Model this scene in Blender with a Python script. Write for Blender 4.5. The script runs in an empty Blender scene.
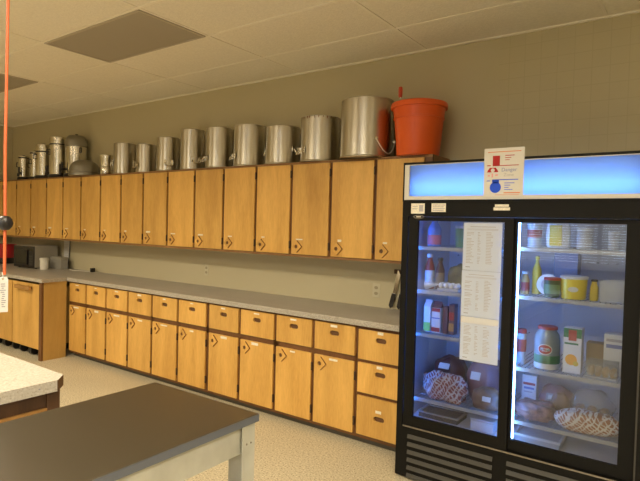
import bpy, bmesh, math, random
from mathutils import Vector, Matrix, noise
random.seed(7)
PI = math.pi
scene = bpy.context.scene
C = scene.collection

# ------------------------------------------------------------------ materials
MATS = {}
def nodes(name):
    m = bpy.data.materials.new(name); m.use_nodes = True
    nt = m.node_tree; b = nt.nodes['Principled BSDF']
    MATS[name] = m
    return m, nt, b
def mat(name, col, rough=.5, metal=0., spec=.5, bump=0., bscale=40, var=0., vscale=6.):
    if name in MATS: return MATS[name]
    m, nt, b = nodes(name)
    b.inputs['Base Color'].default_value = (*col, 1)
    b.inputs['Roughness'].default_value = rough
    b.inputs['Metallic'].default_value = metal
    b.inputs['Specular IOR Level'].default_value = spec
    tc = nt.nodes.new('ShaderNodeTexCoord')
    if var:
        n = nt.nodes.new('ShaderNodeTexNoise'); n.inputs['Scale'].default_value = vscale
        n.inputs['Detail'].default_value = 4
        nt.links.new(tc.outputs['Object'], n.inputs['Vector'])
        r = nt.nodes.new('ShaderNodeValToRGB')
        r.color_ramp.elements[0].position = .3; r.color_ramp.elements[1].position = .7
        r.color_ramp.elements[0].color = (*[c*(1-var) for c in col], 1)
        r.color_ramp.elements[1].color = (*[min(1, c*(1+var)) for c in col], 1)
        nt.links.new(n.outputs['Fac'], r.inputs['Fac']); nt.links.new(r.outputs['Color'], b.inputs['Base Color'])
    if bump:
        n = nt.nodes.new('ShaderNodeTexNoise'); n.inputs['Scale'].default_value = bscale
        nt.links.new(tc.outputs['Object'], n.inputs['Vector'])
        bp = nt.nodes.new('ShaderNodeBump'); bp.inputs['Strength'].default_value = bump; bp.inputs['Distance'].default_value = .01
        nt.links.new(n.outputs['Fac'], bp.inputs['Height']); nt.links.new(bp.outputs['Normal'], b.inputs['Normal'])
    return m
def wood(name, c1, c2, rough=.42, scale=9.):
    m, nt, b = nodes(name)
    tc = nt.nodes.new('ShaderNodeTexCoord'); oi = nt.nodes.new('ShaderNodeObjectInfo')
    ml = nt.nodes.new('ShaderNodeMath'); ml.operation = 'MULTIPLY'; ml.inputs[1].default_value = 37.
    nt.links.new(oi.outputs['Random'], ml.inputs[0])
    ad = nt.nodes.new('ShaderNodeVectorMath'); ad.operation = 'ADD'
    nt.links.new(tc.outputs['Object'], ad.inputs[0]); nt.links.new(ml.outputs[0], ad.inputs[1])
    mp = nt.nodes.new('ShaderNodeMapping'); mp.inputs['Scale'].default_value = (1, 1, .16)
    nt.links.new(ad.outputs[0], mp.inputs['Vector'])
    n1 = nt.nodes.new('ShaderNodeTexNoise'); n1.inputs['Scale'].default_value = scale; n1.inputs['Detail'].default_value = 5; n1.inputs['Distortion'].default_value = .6
    nt.links.new(mp.outputs[0], n1.inputs['Vector'])
    n2 = nt.nodes.new('ShaderNodeTexNoise'); n2.inputs['Scale'].default_value = scale*14; n2.inputs['Detail'].default_value = 3
    nt.links.new(mp.outputs[0], n2.inputs['Vector'])
    mx = nt.nodes.new('ShaderNodeMix'); mx.data_type = 'FLOAT'; mx.inputs[0].default_value = .3
    nt.links.new(n1.outputs['Fac'], mx.inputs[2]); nt.links.new(n2.outputs['Fac'], mx.inputs[3])
    r = nt.nodes.new('ShaderNodeValToRGB')
    r.color_ramp.elements[0].position = .32; r.color_ramp.elements[1].position = .68
    r.color_ramp.elements[0].color = (*c1, 1); r.color_ramp.elements[1].color = (*c2, 1)
    nt.links.new(mx.outputs[0], r.inputs['Fac'])
    h = nt.nodes.new('ShaderNodeHueSaturation')
    mr = nt.nodes.new('ShaderNodeMapRange'); mr.inputs['To Min'].default_value = .9; mr.inputs['To Max'].default_value = 1.08
    nt.links.new(oi.outputs['Random'], mr.inputs['Value']); nt.links.new(mr.outputs[0], h.inputs['Value'])
    nt.links.new(r.outputs['Color'], h.inputs['Color']); nt.links.new(h.outputs['Color'], b.inputs['Base Color'])
    b.inputs['Roughness'].default_value = rough
    return m
def speckle(name, base, dark, light, scale=160, rough=.35, bump=0):
    m, nt, b = nodes(name)
    tc = nt.nodes.new('ShaderNodeTexCoord')
    v = nt.nodes.new('ShaderNodeTexNoise'); v.inputs['Scale'].default_value = scale; v.inputs['Detail'].default_value = 2
    nt.links.new(tc.outputs['Object'], v.inputs['Vector'])
    r = nt.nodes.new('ShaderNodeValToRGB'); e = r.color_ramp.elements
    e[0].position = .34; e[0].color = (*dark, 1); e[1].position = .66; e[1].color = (*light, 1)
    k = e.new(.45); k.color = (*base, 1); k = e.new(.56); k.color = (*base, 1)
    nt.links.new(v.outputs['Fac'], r.inputs['Fac'])
    n2 = nt.nodes.new('ShaderNodeTexNoise'); n2.inputs['Scale'].default_value = 1.7; n2.inputs['Detail'].default_value = 5
    nt.links.new(tc.outputs['Object'], n2.inputs['Vector'])
    mr = nt.nodes.new('ShaderNodeMapRange'); mr.inputs['To Min'].default_value = .86; mr.inputs['To Max'].default_value = 1.14
    nt.links.new(n2.outputs['Fac'], mr.inputs['Value'])
    h = nt.nodes.new('ShaderNodeHueSaturation'); nt.links.new(mr.outputs[0], h.inputs['Value']); nt.links.new(r.outputs['Color'], h.inputs['Color'])
    nt.links.new(h.outputs['Color'], b.inputs['Base Color'])
    b.inputs['Roughness'].default_value = rough
    return m
def metal(name, col, rough=.3, aniso=0., dent=0., var=.18, vs=7):
    m, nt, b = nodes(name)
    b.inputs['Base Color'].default_value = (*col, 1); b.inputs['Metallic'].default_value = 1
    b.inputs['Roughness'].default_value = rough
    tc = nt.nodes.new('ShaderNodeTexCoord')
    n = nt.nodes.new('ShaderNodeTexNoise'); n.inputs['Scale'].default_value = vs; n.inputs['Detail'].default_value = 6
    nt.links.new(tc.outputs['Object'], n.inputs['Vector'])
    mr = nt.nodes.new('ShaderNodeMapRange'); mr.inputs['To Min'].default_value = rough*(1-1.6*var); mr.inputs['To Max'].default_value = rough*(1+2*var)
    nt.links.new(n.outputs['Fac'], mr.inputs['Value']); nt.links.new(mr.outputs[0], b.inputs['Roughness'])
    cr = nt.nodes.new('ShaderNodeMapRange'); cr.inputs['To Min'].default_value = 1-var*1.2; cr.inputs['To Max'].default_value = 1+var*.85
    nt.links.new(n.outputs['Fac'], cr.inputs['Value'])
    h = nt.nodes.new('ShaderNodeHueSaturation'); h.inputs['Color'].default_value = (*col, 1)
    nt.links.new(cr.outputs[0], h.inputs['Value']); nt.links.new(h.outputs['Color'], b.inputs['Base Color'])
    if aniso:
        b.inputs['Anisotropic'].default_value = aniso
        t = nt.nodes.new('ShaderNodeTangent'); t.direction_type = 'RADIAL'; t.axis = 'Z'; b.inputs['Anisotropic Rotation'].default_value = .25
        nt.links.new(t.outputs[0], b.inputs['Tangent'])
    if dent:
        n2 = nt.nodes.new('ShaderNodeTexNoise'); n2.inputs['Scale'].default_value = 9
        nt.links.new(tc.outputs['Object'], n2.inputs['Vector'])
        bp = nt.nodes.new('ShaderNodeBump'); bp.inputs['Strength'].default_value = dent; bp.inputs['Distance'].default_value = .02
        nt.links.new(n2.outputs['Fac'], bp.inputs['Height']); nt.links.new(bp.outputs['Normal'], b.inputs['Normal'])
    return m
def emit(name, col, s):
    m, nt, b = nodes(name)
    b.inputs['Base Color'].default_value = (*[min(1, c) for c in col], 1)
    b.inputs['Emission Color'].default_value = (*col, 1); b.inputs['Emission Strength'].default_value = s
    return m
def glass(name, tint=(1, 1, 1), ior=1.45, rough=0.):
    m = bpy.data.materials.new(name); m.use_nodes = True; nt = m.node_tree
    nt.nodes.clear(); MATS[name] = m
    o = nt.nodes.new('ShaderNodeOutputMaterial'); mx = nt.nodes.new('ShaderNodeMixShader')
    t = nt.nodes.new('ShaderNodeBsdfTransparent'); g = nt.nodes.new('ShaderNodeBsdfGlossy'); f = nt.nodes.new('ShaderNodeFresnel')
    t.inputs['Color'].default_value = (*tint, 1); g.inputs['Roughness'].default_value = rough; f.inputs['IOR'].default_value = ior
    nt.links.new(f.outputs[0], mx.inputs[0]); nt.links.new(t.outputs[0], mx.inputs[1]); nt.links.new(g.outputs[0], mx.inputs[2])
    nt.links.new(mx.outputs[0], o.inputs['Surface'])
    return m
def film(name, col, alpha):
    m, nt, b = nodes(name)
    b.inputs['Base Color'].default_value = (*col, 1); b.inputs['Alpha'].default_value = alpha; b.inputs['Roughness'].default_value = .15
    return m
def net(name, meat, cord, scale, width=.35, ang=.7):
    m, nt, b = nodes(name)
    tc = nt.nodes.new('ShaderNodeTexCoord')
    facs = []
    for a, sc, di in ((ang, scale, 5.), (-ang*.8, scale*.55, 7.)):
        mp = nt.nodes.new('ShaderNodeMapping'); mp.inputs['Rotation'].default_value = (0, a, a*.4)
        nt.links.new(tc.outputs['Object'], mp.inputs['Vector'])
        w = nt.nodes.new('ShaderNodeTexWave'); w.inputs['Scale'].default_value = sc; w.inputs['Distortion'].default_value = di; w.inputs['Detail'].default_value = 3; w.inputs['Detail Scale'].default_value = 1.6
        nt.links.new(mp.outputs[0], w.inputs['Vector']); facs.append(w)
    n = nt.nodes.new('ShaderNodeTexNoise'); n.inputs['Scale'].default_value = 16; n.inputs['Detail'].default_value = 4
    nt.links.new(tc.outputs['Object'], n.inputs['Vector'])
    m0 = nt.nodes.new('ShaderNodeMath'); m0.operation = 'MAXIMUM'
    nt.links.new(facs[0].outputs['Fac'], m0.inputs[0]); nt.links.new(facs[1].outputs['Fac'], m0.inputs[1])
    ad = nt.nodes.new('ShaderNodeMath'); ad.operation = 'ADD'; ad.inputs[1].default_value = .42
    nt.links.new(n.outputs['Fac'], ad.inputs[0])
    mx = nt.nodes.new('ShaderNodeMath'); mx.operation = 'MULTIPLY'
    nt.links.new(m0.outputs[0], mx.inputs[0]); nt.links.new(ad.outputs[0], mx.inputs[1])
    r = nt.nodes.new('ShaderNodeValToRGB'); e = r.color_ramp.elements
    e[0].position = 1-width-.1; e[0].color = (*meat, 1); e[1].position = 1-width*.5; e[1].color = (*cord, 1)
    nt.links.new(mx.outputs[0], r.inputs['Fac']); nt.links.new(r.outputs['Color'], b.inputs['Base Color'])
    b.inputs['Roughness'].default_value = .35
    return m

# ------------------------------------------------------------------ mesh helpers
class MB:
    def __init__(s): s.bm = bmesh.new()
    def box(s, x0, x1, y0, y1, z0, z1, bev=0, M=None):
        b = bmesh.new()
        r = bmesh.ops.create_cube(b, size=1)
        bmesh.ops.scale(b, vec=(abs(x1-x0), abs(y1-y0), abs(z1-z0)), verts=b.verts)
        bmesh.ops.translate(b, vec=((x0+x1)/2, (y0+y1)/2, (z0+z1)/2), verts=b.verts)
        if bev: bmesh.ops.bevel(b, geom=b.edges[:], offset=bev, segments=2, profile=.5, affect='EDGES')
        if M: bmesh.ops.transform(b, matrix=M, verts=b.verts)
        s._merge(b); return s
    def _merge(s, b):
        me = bpy.data.meshes.new('tmp'); b.to_mesh(me); b.free(); s.bm.from_mesh(me); bpy.data.meshes.remove(me)
    def lathe(s, prof, c=(0, 0, 0), seg=32, M=None, cap=True):
        b = bmesh.new(); rings = []
        for r, z in prof:
            if r < 1e-5: rings.append([b.verts.new((0, 0, z))])
            else: rings.append([b.verts.new((r*math.cos(2*PI*i/seg), r*math.sin(2*PI*i/seg), z)) for i in range(seg)])
        for a, d in zip(rings, rings[1:]):
            for i in range(seg):
                j = (i+1) % seg
                if len(a) == 1 and len(d) == 1: continue
                if len(a) == 1: b.faces.new((a[0], d[j], d[i]))
                elif len(d) == 1: b.faces.new((a[i], a[j], d[0]))
                else: b.faces.new((a[i], a[j], d[j], d[i]))
        if cap:
            if len(rings[0]) > 1: b.faces.new(list(reversed(rings[0])))
            if len(rings[-1]) > 1: b.faces.new(rings[-1])
        bmesh.ops.recalc_face_normals(b, faces=b.faces)
        if M: bmesh.ops.transform(b, matrix=M, verts=b.verts)
        bmesh.ops.translate(b, vec=c, verts=b.verts)
        s._merge(b); return s
    def tube(s, pts, r, seg=8, closed=False):
        b = bmesh.new(); pts = [Vector(p) for p in pts]; n = len(pts); rings = []
        up = Vector((.123, .31, .94)).normalized()
        for i, p in enumerate(pts):
            if closed: d = pts[(i+1) % n]-pts[i-1]
            else: d = pts[min(i+1, n-1)]-pts[max(i-1, 0)]
            d.normalize()
            u = up-d*up.dot(d)
            if u.length < 1e-3: u = Vector((1, 0, 0))-d*d.x
            u.normalize(); v = d.cross(u); up = u
            rings.append([b.verts.new(p+(u*math.cos(2*PI*k/seg)+v*math.sin(2*PI*k/seg))*r) for k in range(seg)])
        m = n if closed else n-1
        for i in range(m):
            a, d = rings[i], rings[(i+1) % n]
            for k in range(seg): b.faces.new((a[k], a[(k+1) % seg], d[(k+1) % seg], d[k]))
        if not closed: b.faces.new(list(reversed(rings[0]))); b.faces.new(rings[-1])
        bmesh.ops.recalc_face_normals(b, faces=b.faces)
        s._merge(b); return s
    def plate(s, outer, holes, t, M=None):
        """outline with holes in local XY, extruded from 0 to t along local Z"""
        b = bmesh.new(); loops = []
        for L in [outer]+holes:
            vs = [b.verts.new((x, y, 0)) for x, y in L]; loops.append(vs)
            for i in range(len(vs)): b.edges.new((vs[i], vs[(i+1) % len(vs)]))
        bmesh.ops.triangle_fill(b, use_beauty=True, edges=b.edges[:], normal=(0, 0, 1))
        fr = b.faces[:]
        mp = {v: b.verts.new((v.co.x, v.co.y, t)) for v in b.verts[:]}
        for f in fr: b.faces.new([mp[v] for v in reversed(f.verts)])
        for vs in loops:
            for i in range(len(vs)):
                j = (i+1) % len(vs); b.faces.new((vs[i], vs[j], mp[vs[j]], mp[vs[i]]))
        bmesh.ops.recalc_face_normals(b, faces=b.faces)
        if M: bmesh.ops.transform(b, matrix=M, verts=b.verts)
        s._merge(b); return s
    def build(s, name, m, parent=None, loc=(0, 0, 0), smooth=False, rot=None):
        me = bpy.data.meshes.new(name); s.bm.to_mesh(me); s.bm.free()
        me.materials.append(MATS[m] if isinstance(m, str) else m)
        o = bpy.data.objects.new(name, me); C.objects.link(o)
        o.location = loc
        if rot: o.rotation_euler = rot
        if parent: o.parent = parent
        if smooth:
            for p in me.polygons: p.use_smooth = True
            try: me.set_sharp_from_angle(angle=math.radians(40))
            except Exception: pass
        return o
def tag(o, label=None, cat=None, group=None, kind=None):
    if label: o['label'] = label
    if cat: o['category'] = cat
    if group: o['group'] = group
    if kind: o['kind'] = kind
    return o
def thing(name, label, cat, loc=(0, 0, 0), rz=0, group=None):
    o = bpy.data.objects.new(name, None); C.objects.link(o)
    o.empty_display_size = .05
    o.location = loc; o.rotation_euler = (0, 0, rz)
    return tag(o, label, cat, group)
def struct(name, mb, m): return tag(mb.build(name, m), kind='structure')
def copy_tree(o, parent=None):
    c = o.copy(); C.objects.link(c)
    if parent: c.parent = parent
    for ch in list(o.children): copy_tree(ch, c)
    return c
FR = Matrix(((1, 0, 0, 0), (0, 0, -1, 0), (0, 1, 0, 0), (0, 0, 0, 1)))   # local XY -> world XZ, local +Z -> -Y (towards the room)
def front(x, y, z): return Matrix.Translation((x, y, z)) @ FR
def circ(cx, cy, r, n=20): return [(cx+r*math.cos(2*PI*i/n), cy+r*math.sin(2*PI*i/n)) for i in range(n)]
def slot(cx, cy, w, h, n=8):
    r = h/2; a = w/2-r
    return [(cx+a+r*math.cos(-PI/2+PI*i/n), cy+r*math.sin(-PI/2+PI*i/n)) for i in range(n+1)] + \
           [(cx-a+r*math.cos(PI/2+PI*i/n), cy+r*math.sin(PI/2+PI*i/n)) for i in range(n+1)]
def rect(x0, x1, y0, y1): return [(x0, y0), (x1, y0), (x1, y1), (x0, y1)]
def text(name, s, size, m, parent, loc, ext=.0003, align='CENTER'):
    cu = bpy.data.curves.new('t', 'FONT'); cu.body = s; cu.size = size; cu.extrude = ext; cu.align_x = align
    t = bpy.data.objects.new('t', cu); C.objects.link(t)
    dg = bpy.context.evaluated_depsgraph_get(); me = bpy.data.meshes.new_from_object(t.evaluated_get(dg))
    bpy.data.objects.remove(t); me.materials.clear(); me.materials.append(MATS[m]); me.name = name
    o = bpy.data.objects.new(name, me); C.objects.link(o); o.parent = parent
    o.location = loc; o.rotation_euler = (PI/2, 0, 0)
    return o

# ------------------------------------------------------------------ palette
wood('door_wood', (.535, .285, .062), (.77, .455, .122), .42, 7.)
wood('frame_wood', (.115, .046, .014), (.175, .075, .022), .5)
wood('frame_edge', (.22, .105, .036), (.31, .16, .055), .5)
wood('panel_wood', (.43, .25, .065), (.54, .33, .095), .45)
mat('dark_hole', (.13, .06, .022), .7)
mat('pull_edge', (.30, .15, .045), .6)
mat('hinge', (.055, .027, .013), .5)
mat('label_paper', (.80, .75, .62), .7, var=.12, vscale=120)
speckle('laminate', (.40, .365, .31), (.25, .22, .18), (.54, .50, .43), 130, .4)
speckle('island_laminate', (.46, .42, .355), (.36, .32, .26), (.54, .50, .44), 110, .6)
speckle('floor_tile', (.53, .47, .335), (.27, .22, .14), (.70, .63, .48), 90, .5)
mat('wall_paint', (.53, .47, .305), .6, bump=.05, bscale=60)
mat('ceiling_tile', (.80, .75, .63), .9, bump=.35, bscale=120, var=.05, vscale=60)
mat('ceiling_grid', (.84, .79, .67), .6)
mat('lens_off', (.36, .325, .26), .55, bump=.3, bscale=200)
mat('lens_frame', (.45, .40, .32), .5)
mat('baseboard', (.10, .09, .07), .6)
mat('black_enamel', (.006, .006, .005), .5, 0, .15)
mat('black_frame', (.007, .0065, .0055), .55, 0, .15)
mat('grille_paint', (.042, .039, .032), .55)
mat('track_metal', (.30, .27, .22), .35, .8)
mat('liner', (.55, .56, .60), .5)
mat('white_rim', (.62, .60, .55), .5)
mat('paper', (.68, .66, .62), .8)
def thin_paper(name, col, tcol, f):
    m, nt, b = nodes(name); nt.nodes.remove(b)
    d = nt.nodes.new('ShaderNodeBsdfDiffuse'); d.inputs['Color'].default_value = (*col, 1)
    t = nt.nodes.new('ShaderNodeBsdfTranslucent'); t.inputs['Color'].default_value = (*tcol, 1)
    x = nt.nodes.new('ShaderNodeMixShader'); x.inputs[0].default_value = f
    nt.links.new(d.outputs[0], x.inputs[1]); nt.links.new(t.outputs[0], x.inputs[2]); nt.links.new(x.outputs[0], nt.nodes['Material Output'].inputs['Surface'])
thin_paper('paper_backlit_tint', (.66, .72, .84), (.80, .82, .85), .35)  # blue in the diffuse colour stands in for the fridge's cold backlight
mat('ink', (.30, .29, .30), .8)
mat('ink_grey', (.45, .43, .45), .8)
mat('ink_red', (.42, .012, .012), .7)
mat('ink_orange', (.70, .22, .08), .7)
mat('ink_blue', (.01, .08, .75), .7)
mat('ink_pink', (.75, .35, .35), .7)
mat('ink_navy', (.20, .24, .48), .7)
mat('black_plastic', (.014, .012, .012), .35)
mat('grey_plastic', (.30, .285, .25), .5)
mat('microwave_shell', (.34, .31, .25), .45)
mat('microwave_glass', (.012, .012, .010), .15)
mat('white_plastic', (.72, .69, .62), .45)
mat('orange_plastic', (.74, .105, .010), .38, bump=.03, bscale=30)
mat('knob_plastic', (.55, .055, .018), .4)
mat('orange_cord', (.66, .14, .045), .5)
mat('red_plastic', (.42, .012, .02), .45)
mat('table_paint', (.56, .56, .50), .55, var=.12, vscale=9)
mat('outlet_plate', (.58, .53, .37), .5)
mat('outlet_slot', (.36, .31, .20), .6)
metal('pot_steel', (.62, .59, .52), .30, .9, 0, .09, 5)
metal('urn_steel', (.78, .75, .67), .22, .7, 0, .02, 3)
metal('dull_aluminium', (.33, .315, .275), .45, 0, 0, .06)
metal('table_steel', (.29, .277, .25), .30, var=.03, vs=2.5)
mat('table_edge_steel', (.135, .15, .185), .4)
mat('bright_wire', (.80, .78, .72), .35, .6)
metal('chrome', (.78, .75, .68), .14)
wood('dark_wood', (.055, .024, .010), (.10, .045, .018), .5)
wood('handle_wood', (.30, .15, .04), (.40, .21, .06), .5)
glass('door_glass', (.90, .92, .94), 1.55)
glass('clear_plastic', (.90, .93, .95), 1.4, .1)
emit('led_blue', (.05, .24, 1.0), 30.)
emit('led_white', (.20, .46, 1.0), 26.)
emit('sign_tube', (.14, .375, 1.0), 9.5)
emit('lamp_lens', (1., .875, .65), 6.)

# ------------------------------------------------------------------ room shell
XL, XR, YR, ZC = -8.66, 2.8, -6.8, 2.978
struct('floor', MB().box(XL-.1, XR+.1, YR-.1, .1, -.1, 0), 'floor_tile')
struct('ceiling', MB().box(XL-.1, XR+.1, YR-.1, .1, ZC, ZC+.1), 'ceiling_tile')
# back wall: painted masonry with a faint small-tile grid
m, nt, b = nodes('wall_tiled')
tc = nt.nodes.new('ShaderNodeTexCoord'); mp = nt.nodes.new('ShaderNodeMapping')
mp.inputs['Rotation'].default_value = (PI/2, 0, 0)
br = nt.nodes.new('ShaderNodeTexBrick'); br.offset = 0; br.inputs['Scale'].default_value = 1
br.inputs['Brick Width'].default_value = .107; br.inputs['Row Height'].default_value = .111; br.inputs['Mortar Size'].default_value = .0028; br.inputs['Mortar Smooth'].default_value = .3
br.inputs['Color1'].default_value = (.53, .47, .305, 1); br.inputs['Color2'].default_value = (.518, .459, .298, 1); br.inputs['Mortar'].default_value = (.478, .422, .27, 1)
nt.links.new(tc.outputs['Object'], mp.inputs['Vector']); nt.links.new(mp.outputs[0], br.inputs['Vector'])
nt.links.new(br.outputs['Color'], b.inputs['Base Color']); b.inputs['Roughness'].default_value = .5
struct('wall_back', MB().box(XL-.1, -1.25, 0, .1, 0, ZC), 'wall_paint')
struct('wall_back_tiled', MB().box(-1.25, XR+.1, 0, .1, 0, ZC), 'wall_tiled').name = 'wall_right_back'
mat('wall_low_bounce', (.34, .30, .21), .6)  # unseen walls coloured darker on purpose, to cut bounce light and raise contrast
struct('wall_left', MB().box(XL-.1, XL, YR, 0, 0, ZC), 'wall_paint')
struct('wall_right', MB().box(XR, XR+.1, YR, 0, 0, ZC), 'wall_low_bounce')
WX0, WX1, WZ0, WZ1 = -3.1, .5, 1.05, 2.35
struct('wall_front', MB().box(XL-.1, WX0, YR-.1, YR, 0, ZC).box(WX1, XR+.1, YR-.1, YR, 0, ZC).box(WX0, WX1, YR-.1, YR, 0, WZ0).box(WX0, WX1, YR-.1, YR, WZ1, ZC), 'wall_low_bounce')
wf = MB()
for x in (WX0, WX1-.05, (WX0+WX1)/2-.025): wf.box(x, x+.05, YR-.07, YR-.03, WZ0, WZ1)
for z in (WZ0, WZ1-.05): wf.box(WX0, WX1, YR-.07, YR-.03, z, z+.05)
w1 = struct('window_1', wf, 'white_plastic')
glass('window_glass')
MB().box(WX0+.03, WX1-.03, YR-.055, YR-.051, WZ0+.03, WZ1-.03).build('window_pane', 'window_glass', w1)
bl = MB()
z = WZ0-.02
while z < WZ1+.02:
    bl.box(WX0-.03, WX1+.03, -.022, .022, -.001, .001, M=Matrix.Translation((0, YR+.045, z)) @ Matrix.Rotation(math.radians(-48), 4, 'X')); z += .04
bl.box(WX0-.04, WX1+.04, YR+.005, YR+.075, WZ1+.02, WZ1+.07)
tag(bl.build('window_blind', mat('blind_slat', (.70, .68, .62), .5)), 'horizontal slat blind over the window across the room', 'blind')
struct('trim_1', MB().box(XL, XR, -.022, 0, ZC-.012, ZC), 'ceiling_grid')
struct('trim_2', MB().box(XL, XL+.022, YR, -.022, ZC-.012, ZC), 'ceiling_grid')
# suspended-ceiling bars
gx = [-1.815-1.25*k for k in range(-3, 6)]; gy = [-.53-.605*k for k in range(0, 11)]
cg = MB()
for x in gx:
    if XL < x < XR: cg.box(x-.010, x+.010, YR, -.022, ZC-.004, ZC)
for y in gy:
    if y > YR: cg.box(XL+.022, XR, y-.010, y+.010, ZC-.005, ZC)
struct('trim_3', cg, 'ceiling_grid')
def troffer(x0, gyi, lit, label):
    y1 = gy[gyi]; y0 = gy[gyi+1]
    t = thing('ceiling_light', label, 'ceiling light', ((x0+x0+1.25)/2, (y0+y1)/2, ZC-.012))
    hx, hy = .625-.012, .3025-.012
    f = MB()
    f.plate(rect(-hx, hx, -hy, hy), [rect(-hx+.016, hx-.016, -hy+.016, hy-.016)], .011)
    f.build('frame', 'lens_frame', t)
    MB().box(-hx+.016, hx-.016, -hy+.016, hy-.016, .004, .010).build('diffuser', 'lamp_lens' if lit else 'lens_off', t)
    if lit:
        L = bpy.data.lights.new('lamp', 'AREA'); L.shape = 'RECTANGLE'; L.size = 1.18; L.size_y = .56; L.spread = math.radians(158); L.energy = 42; L.color = (1., .875, .65)
        lo = bpy.data.objects.new('lamp', L); C.objects.link(lo); lo.parent = t; lo.location = (0, 0, .002)
troffer(-4.315, 1, False, 'unlit flat ceiling light panel above the steel pots, nearer the fridge')
troffer(-6.815, 1, False, 'unlit flat ceiling light panel at the far left, beside the orange cord')
for gi, rn in ((4, 'nearer'), (7, 'farther')):
    for k, x0 in enumerate((-6.815, -4.315, -1.815, .685)):
        troffer(x0, gi, True, f'lit ceiling light panel in the {rn} row over the work tables, ' + ('left end', 'second from left', 'third from left', 'right end')[k])

# ------------------------------------------------------------------ cabinets
def diamond(parent, x, z, y, s=.050, t=.013):
    """diamond shaped wooden pull with a round finger hole"""
    h = MB().plate([(x-s, z), (x, z-s), (x+s, z), (x, z+s)], [circ(x-.006, z, .017, 16)], t, front(0, y, 0))
    o = h.build('handle', 'door_wood', parent)
    e = MB()
    for (a, b_) in (((x, z-s), (x+s, z)), ((x+s, z), (x, z+s))):
        dx, dz = b_[0]-a[0], b_[1]-a[1]; n = Vector((dz, -dx)).normalized()*.0015
        e.plate([a, b_, (b_[0]+n.x, b_[1]+n.y), (a[0]+n.x, a[1]+n.y)], [], t-.001, front(0, y, 0))
    e.build('edge_band', 'pull_edge', o)
    MB().plate(circ(x-.006, z, .0165, 16), [], .004, front(0, y, 0)).build('finger_hole', 'dark_hole', o)
    return o
def sticker(parent, x, z, y, w=.06, h=.016):
    MB().box(x-w/2, x+w/2, y-.0012, y, z-h/2, z+h/2).build('label_sticker', 'label_paper', parent)
def hinges(parent, x, zs, y):
    for z in zs:
        MB().box(x-.009, x+.009, y-.010, y, z-.032, z+.032, .002).build('hinge', 'hinge', parent)

UZ0, UZ1, UY = 1.312, 2.115, -.312
def wall_cabinet(x0, x1, seams, label):
    """seams: door boundaries (right to left)"""
    t = thing('wall_cabinet', label, 'cabinet', (x0, 0, UZ0), group='wall cabinets')
    H = UZ1-UZ0; W = x1-x0
    b = MB().box(.001, W-.001, UY+.016, -.001, 0, H)
    b.build('carcass', 'frame_edge', t)
    f = MB()
    f.box(.0005, W-.0005, UY, UY+.016, 0, .020).box(.0005, W-.0005, UY, UY+.016, H-.018, H)
    for s in seams:
        a, c = max(s-x0-.03, .0005), min(s-x0+(.05 if s == seams[0] else .03), W-.0005); f.box(a, c, UY, UY+.016, .0205, H-.0185)
    f.build('face_frame', 'frame_wood', t)
    MB().box(.0005, W-.0005, UY-.003, UY-.0003, 0, .0195).build('bottom_rail', 'frame_edge', t)
    MB().box(.0005, W-.0005, UY-.004, UY-.0003, H-.018, H).build('top_rail', 'frame_edge', t)
    for sr, sl in zip(seams, seams[1:]):
        a, c = sl-x0+.015, sr-x0-.015
        dl = MB().box(a, c, UY-.018, UY-.0005, .022, H-.020, .0025).build('door', 'door_wood', t)
        diamond(dl, a+.066, .088, UY-.018)
        sticker(dl, a+.085, .152+random.uniform(-.004, .004), UY-.018, random.choice((.035, .05, .07)), random.choice((.010, .014, .018)))
        hinges(dl, c+.004, (.10, H-.10), UY-.006)
    return t
us = [-1.645, -2.059, -2.473, -2.882, -3.292, -3.706, -4.113, -4.529, -4.939, -5.345, -5.75, -6.165, -6.578, -6.985, -7.4, -7.804, -8.21, -8.645]
ulab = ['wooden wall cabinet at the fridge end, under the orange bucket and largest pot',
        'wooden two-door wall cabinet second from the fridge',
        'wooden two-door wall cabinet third from the fridge',
        'wooden two-door wall cabinet fourth from the fridge',
        'wooden two-door wall cabinet fifth from the fridge, under the two shorter pots',
        'wooden two-door wall cabinet under the grey domed lid and small steel pitcher',
        'wooden two-door wall cabinet under the two tallest coffee urns, above the microwave corner',
        'wooden two-door wall cabinet under the smaller left coffee urns']
for k in range(8):
    s = us[2*k:2*k+3]
    x1 = -1.60 if k == 0 else s[0]; x0 = s[2]
    wall_cabinet(x0, x1, s, ulab[k])
wall_cabinet(-8.655, us[16], us[16:18], 'single-door wooden wall cabinet in the far left corner behind the orange cord')

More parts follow.
